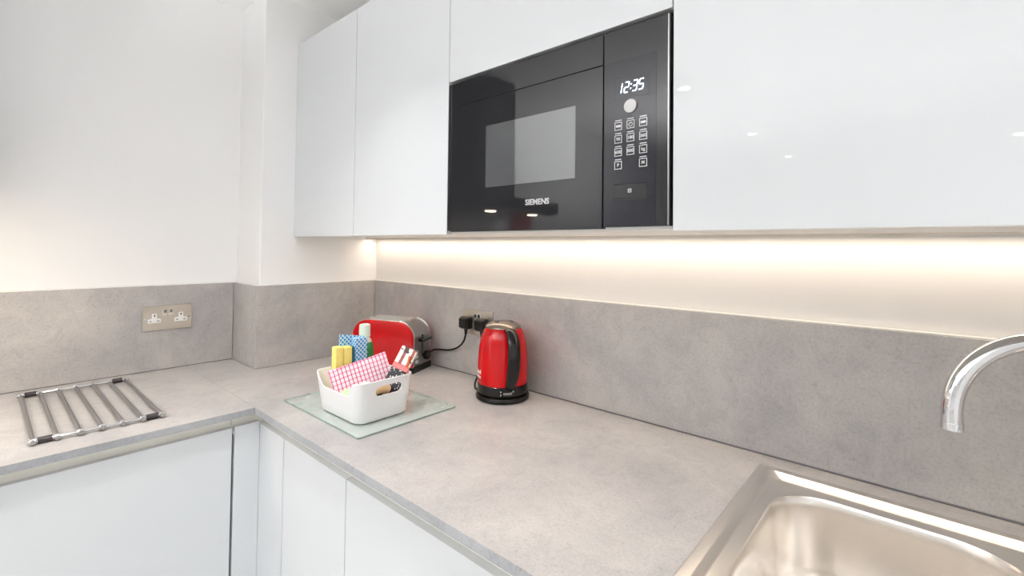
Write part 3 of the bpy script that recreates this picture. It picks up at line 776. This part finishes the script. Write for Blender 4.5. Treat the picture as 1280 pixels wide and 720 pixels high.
# washing-up liquid
t = thing('washing_up_bottle', 'green washing-up liquid bottle with a pale cap behind the basket', 'bottle', (.527, -.367, BZ))
L_ = lambda n, b, m, p=t, **k: obj(n, b, m, p, world=False, **k)
def oval(prof, sx, sy, bm=None):
    b = lathe(BM(), prof, seg=32)
    for v in b.verts: v.co.x *= sx; v.co.y *= sy
    return b
def dirscale(b): bmesh.ops.rotate(b, cent=(0, 0, 0), matrix=Matrix.Rotation(math.radians(48), 3, 'Z'), verts=b.verts[:]); return b
body = L_('body', dirscale(oval([(.026, 0), (.030, .003), (.031, .010), (.030, .060), (.0275, .095), (.0285, .120), (.0270, .138), (.0225, .152)], 1, .72)), 'bottle_green')
L_('shoulder', dirscale(oval([(.0224, .1515), (.0190, .160), (.0150, .1670), (.0135, .1700)], 1, .8)), 'bottle_clear')
L_('cap', lathe(BM(), [(.0165, .1680), (.0172, .1695), (.0165, .2010), (.0155, .2045), (.0120, .2060)], seg=28), 'bottle_cap')
b = BM()
for i, (x0_, z0_, x1_, z1_) in enumerate([(-.004, .098, .014, .125), (-.012, .110, .016, .104), (-.006, .134, .012, .116)]):
    d = Vector((x1_-x0_, 0, z1_-z0_)); nrm = Vector((-d.z, 0, d.x)).normalized()*.0016
    q = [Vector((x0_, 0, z0_)), Vector(((x0_+x1_)/2, 0, (z0_+z1_)/2))+nrm*1.5, Vector((x1_, 0, z1_)), Vector(((x0_+x1_)/2, 0, (z0_+z1_)/2))-nrm*1.5]
    prism(b, [(v.x, v.z) for v in q], 'y', -.0245, -.0200)
bmesh.ops.rotate(b, cent=(0, 0, 0), matrix=Matrix.Rotation(math.radians(48), 3, 'Z'), verts=b.verts[:])
L_('swoosh', b, 'sticker_white', body, smooth=False)
# printed packet leaning out of the front corner: local x across, y up its length
t = free('snack_packet', 'black, pink and white printed packet leaning out of the basket corner', 'packet')
oriented(t, (.7420, -.4660, BZ+.0115), (.10, .043, -.012), (.004, .082, .126))
tt = t.matrix_world.copy()
def pk(name, y0, y1, m, x0=0.0, x1=.047, z0=0, z1=.010, par=t):
    return obj(name, box(BM(), x0-.0235, x1-.0235, y0, y1, z0, z1, .0016, 2), m, par, world=False)
PV = Vector((.004, .082, .126)).normalized(); PU = Vector((.75, .66, 0)); PU = (PU-PV*PU.dot(PV)).normalized()
oriented(t, Vector((.7370, -.4480, BZ+.012)), PU, PV)
pk('printed_wrapper', 0, .112, 'pack_print'); pk('pink_band', .1122, .1270, 'pack_pink'); pk('striped_wrapper', .1272, .175, 'pack_stripes')
pk('clear_film', .175, .183, 'clear_film', .002, .045, .003, .007)
tag(obj('stir_stick', cyl(BM(), (.757, -.3990, BZ+.014), (.760, -.3690, .150), .0034, 10, bev=.001), 'bronze_orange'), 'slim orange-brown stick beside the printed packet at the basket corner', 'stick')
# small loose things
b = BM(); bmesh.ops.create_icosphere(b, subdivisions=3, radius=1)
for v in b.verts:
    n_ = v.co.normalized(); k = 1+.28*noise.noise(n_*2.3+Vector((3, 1, 0)))+.16*abs(noise.noise(n_*6)); v.co = Vector((n_.x*.020*k, n_.y*.024*k, n_.z*.019*k))
o = obj('paper_ball', b, 'sachet_white'); o.location = (.739, -.489, BZ+.074+Z0)
tag(o, 'crumpled white sachet in front of the tea towel', 'sachet')
b = BM(); box(b, -.018, .018, -.013, .013, -.008, .008, .004, 3)
o = obj('dishwasher_tablet', b, 'tablet_green'); o.location = (.706, -.5205, BZ+.062+Z0); o.rotation_euler = (.25, .1, .4)
tag(o, 'pale green tablet at the dipped edge of the basket', 'tablet')
b = BM(); tube(b, smooth_path([(.770-.012, -.497, BZ+.066), (.757, -.478, BZ+.0725), (.757, -.452, BZ+.0745), (.757, -.436, BZ+.068)], 6), .0125, 16)
tag(obj('scrubbing_brush', b, 'beige_wood'), 'rounded beige wooden piece seen through the basket handle hole', 'brush')
# hidden filling that carries the loose things
t = thing('paper_pack', 'white paper pack at the bottom of the basket', 'packet', (.72, -.49, BZ+.0072))
obj('wrapper', box(BM(), .690, .770, -.5255, -.465, BZ+.0074, BZ+.0545, .006, 3), 'sachet_white', t)

# ------------------------------------------------------------------ drying rack
t = thing('drying_rack', 'roll-up steel drying rack with black grips on the left worktop', 'drying rack', (.1, -.955, 0))
RX0, RX1, RY0, RY1 = -.150, .345, -1.071, -.836
RZ = .0075
proto = None
for i in range(7):
    y = RY0+(RY1-RY0)*i/6
    if proto is None:
        b = BM(); cyl(b, (RX0, 0, RZ), (RX1, 0, RZ), .0046, 14, bev=.0008); proto = obj('rod', b, 'rod_steel', t, world=False)
        proto.location = (-.1, RY0+.955, 0); o = proto
    else:
        o = proto.copy(); COL.objects.link(o); o.parent = t; o.location = (-.1, y+.955, 0)
    for x in (RX0+.013, RX1-.013):
        e = obj('end_clip', cyl(BM(), (x, y-.0065, RZ), (x, y+.0065, RZ), .0066, 14, bev=.0015), 'chrome', t)
step = (RY1-RY0)/6
for x in (RX0+.013, RX1-.013):
    obj('cross_tube', cyl(BM(), (x, RY0-.009, RZ-.0005), (x, RY1+.009, RZ-.0005), .0036, 12), 'chrome', t)
    for y in (RY0+step/2, RY1-step/2):
        obj('grip', cyl(BM(), (x, y-step/2+.0075, RZ), (x, y+step/2-.0075, RZ), .0074, 16, bev=.001), 'brown_grip', t)

# ------------------------------------------------------------------ sink and tap
t = thing('sink', 'brushed steel inset sink at the right end of the long worktop', 'sink', (2.0, -.3, 0))
BX0, BX1, BY0, BY1 = 1.612, 1.945, -.505, -.112
b = BM(); N_ = 16
def ring(x0, x1, y0, y1, r, z): return [(x, y, z) for x, y in rrect(x0, x1, y0, y1, r, N_)]
LX1 = 2.455
loops = [ring(SX0, SX1, SY0, SY1, .006, .0002), ring(SX0+.0008, SX1-.0008, SY0+.0008, SY1-.0008, .006, .0024), ring(SX0+.004, SX1-.004, SY0+.004, SY1-.004, .008, .0034),
         ring(SX0+.016, SX1-.016, SY0+.016, SY1-.014, .012, .0034), ring(SX0+.0195, SX1-.0195, SY0+.0195, SY1-.018, .014, .0022),
         ring(SX0+.028, SX1-.028, SY0+.028, SY1-.032, .020, -.0062), ring(SX0+.032, SX1-.032, SY0+.032, SY1-.038, .022, -.0074)]
loft(b, loops, cap0=False, cap1=False)
DZ = -.0074
bl = [ring(BX0-.004, BX1+.004, BY0-.004, BY1+.004, .092, DZ), ring(BX0, BX1, BY0, BY1, .090, DZ-.0012), ring(BX0+.003, BX1-.003, BY0+.003, BY1-.003, .088, DZ-.006),
      ring(BX0+.006, BX1-.006, BY0+.006, BY1-.006, .086, DZ-.02), ring(BX0+.012, BX1-.012, BY0+.012, BY1-.012, .082, DZ-.12), ring(BX0+.018, BX1-.018, BY0+.018, BY1-.018, .080, DZ-.142),
      ring(BX0+.034, BX1-.034, BY0+.034, BY1-.034, .07, DZ-.155), ring(BX0+.07, BX1-.07, BY0+.07, BY1-.07, .045, DZ-.158)]
loft(b, bl, cap0=False, cap1=True)
# deck between the step and the bowl: two rings of the same vertex count around the bowl, then the flat drainer side
outer = ring(SX0+.032, BX1+.0500, SY0+.032, SY1-.038, .022, DZ); inner = ring(BX0-.004, BX1+.004, BY0-.004, BY1+.004, .092, DZ)
loft(b, [outer, inner], cap0=False, cap1=False)
q = [(BX1+.028, SY0+.032), (SX1-.032, SY0+.032), (SX1-.032, SY1-.038), (BX1+.028, SY1-.038)]
vs = [b.verts.new((x, y, DZ-.0002)) for x, y in q]; b.faces.new(vs)
bmesh.ops.remove_doubles(b, verts=b.verts[:], dist=.00005)
basin = obj('basin', b, 'sink_steel', t)
obj('waste', lathe(BM(), [(.040, DZ-.1578), (.041, DZ-.1560), (.036, DZ-.1550), (.030, DZ-.1565), (.004, DZ-.1568)], c=((BX0+BX1)/2, (BY0+BY1)/2), seg=32), 'chrome', t)
for k in range(6):
    y = -.44+k*.056
    obj('drainer_rib', box(BM(), 2.06, 2.42, y-.004, y+.004, DZ-.001, DZ+.0016, .001, 2), 'sink_steel', t)

t = thing('tap', 'chrome swan-neck tap reaching over the sink from the right', 'tap', (2.05, -.100, DZ))
tip = Vector((1.856, -.20, .190)); bx = Vector((2.05, -.10, 0)); hd = Vector((bx.x-tip.x, bx.y-tip.y, 0)); R_ = hd.length/2; hd.normalize()
zc = .190+.026; c0 = Vector((tip.x, tip.y, zc))+hd*R_
arc = [Vector((tip.x, tip.y, .196)), Vector((tip.x, tip.y, .206))] + [c0-hd*R_*math.cos(a)+Vector((0, 0, R_*math.sin(a))) for a in [PI*k/32 for k in range(33)]] + [Vector((bx.x, bx.y, .12)), Vector((bx.x, bx.y, DZ+.05))]
side = hd.cross(Vector((0, 0, 1)))
obj('spout', tube(BM(), arc, .0128, 28, up=side), 'chrome', t)
nz = obj('nozzle', cyl(BM(), (tip.x, tip.y, .2015), (tip.x, tip.y, .1900), .0135, 28, bev=.0008), 'chrome', t)
obj('aerator', cyl(BM(), (tip.x, tip.y, .1902), (tip.x, tip.y, .1892), .0105, 20), 'black_plastic', nz)
obj('body', lathe(BM(), [(.026, DZ), (.026, DZ+.006), (.0225, DZ+.008), (.0225, DZ+.085), (.0195, DZ+.09), (.013, DZ+.095)], c=(bx.x, bx.y), seg=32), 'chrome', t)
obj('lever', tube(BM(), [(bx.x+.02, bx.y, DZ+.06), (bx.x+.045, bx.y, DZ+.063), (bx.x+.10, bx.y-.01, DZ+.085)], [.011, .009, .006], 14), 'chrome', t)

# ------------------------------------------------------------------ hood, fire blanket box, hob side (seen only as reflections)
t = thing('extractor_hood', 'black extractor hood with two warm lamps on the left wall, reflected in the microwave', 'extractor hood', (D, -1.457, .64))
obj('canopy', box(BM(), D-T, .245, -1.757, -1.157, .640, .712, .003, 2), 'black_glass', t)
obj('chimney', box(BM(), D-T, .045, -1.60, -1.314, .712, CEIL, .002, 1), 'black_glass', t)
for y in (-1.27, -1.61):
    obj('lamp', cyl(BM(), (.17, y, .6405), (.17, y, .6375), .030, 24), 'lamp_warm', t)
    area('hood_lamp', (.17, y, .635), .055, .055, HOOD_W, (1, .84, .64), 'DISK')
t = thing('fire_blanket', 'red wall box beyond the extractor hood, reflected in the microwave', 'fire blanket', (D, -1.97, .5))
obj('case', box(BM(), D-T-.002, D+.03, -2.065, -1.885, .46, .76, .006, 2), 'fire_red', t)
obj('pull_tab', box(BM(), D+.005, D+.02, -2.02, -1.99, .435, .462, .002, 1), 'white_plastic', t)

# ------------------------------------------------------------------ downlights
proto = None
for x, y, lab in [(.78, -2.256, 'round ceiling downlight whose reflection on the wide white door is nearest the microwave'),
                  (.787, -3.667, 'round ceiling downlight reflected second from the microwave on the wide white door'),
                  (.815, -4.864, 'round ceiling downlight reflected third from the microwave on the wide white door'),
                  (2.396, -4.955, 'round ceiling downlight reflected at the far end of the wide white door'),
                  (2.39, -3.66, 'round ceiling downlight by the patio window'), (2.39, -2.25, 'round ceiling downlight over the middle of the room'),
                  (.78, -.92, 'round ceiling downlight over the worktop corner'), (2.39, -.92, 'round ceiling downlight over the sink worktop')]:
    if proto is None:
        proto = thing('ceiling_downlight', lab, 'light', (x, y, CEIL), group='ceiling downlights')
        b = BM(); lathe(b, [(.040, CEIL-.0002), (.0405, CEIL-.004), (.034, CEIL-.0055), (.032, CEIL-.002)], c=(x, y), seg=28, cap0=False, cap1=False); obj('bezel', b, 'white_plastic', proto)
        obj('lamp', lathe(BM(), [(.0315, CEIL-.0005), (.0310, CEIL-.0050), (.0240, CEIL-.0082), (.0100, CEIL-.0098), (.001, CEIL-.0100)], c=(x, y), seg=28), 'lamp_white', proto)
    else:
        c = copy_tree(proto); c.location = (x, y, CEIL+Z0); c['label'] = lab
    near = y > -1.5
    area('downlight_lamp', (x, y, CEIL-.0115), .06, .06, DOWNLIGHT_W*(.62 if near else 1), (1, .99, .98), 'DISK', spread=math.radians(100 if near else 105))

# ------------------------------------------------------------------ uplighters added behind the camera to bounce fill light off the ceiling
def uplighter(LX, LY, LZ, power, label):
    t = thing('fill_uplight', label, 'fill light', (LX, LY, FLOOR))
    obj('base', lathe(BM(), [(.14, FLOOR), (.145, FLOOR+.008), (.13, FLOOR+.02), (.02, FLOOR+.028)], c=(LX, LY), seg=36), 'white_plastic', t)
    obj('pole', cyl(BM(), (LX, LY, FLOOR+.027), (LX, LY, LZ-.10), .012, 16), 'chrome', t)
    obj('bowl', lathe(BM(), [(.02, LZ-.11), (.08, LZ-.09), (.15, LZ-.04), (.17, LZ), (.166, LZ), (.146, LZ-.036), (.078, LZ-.082), (.02, LZ-.10)], c=(LX, LY), seg=36), 'white_plastic', t)
    obj('bulb', lathe(BM(), [(.014, LZ-.10), (.03, LZ-.075), (.035, LZ-.055), (.025, LZ-.034), (.004, LZ-.026)], c=(LX, LY), seg=20), 'lamp_white', t)
    area('fill_lamp', (LX, LY, LZ-.015), .22, .22, power, (.98, .993, 1), 'DISK', rot=(PI, 0, 0), spread=math.radians(140))
uplighter(1.9, -2.2, .30, FILL_W, 'white bowl uplighter added as fill light in the middle of the room')
uplighter(.72, -2.6, .30, FILL_2_W, 'white bowl uplighter added as fill light near the left wall')
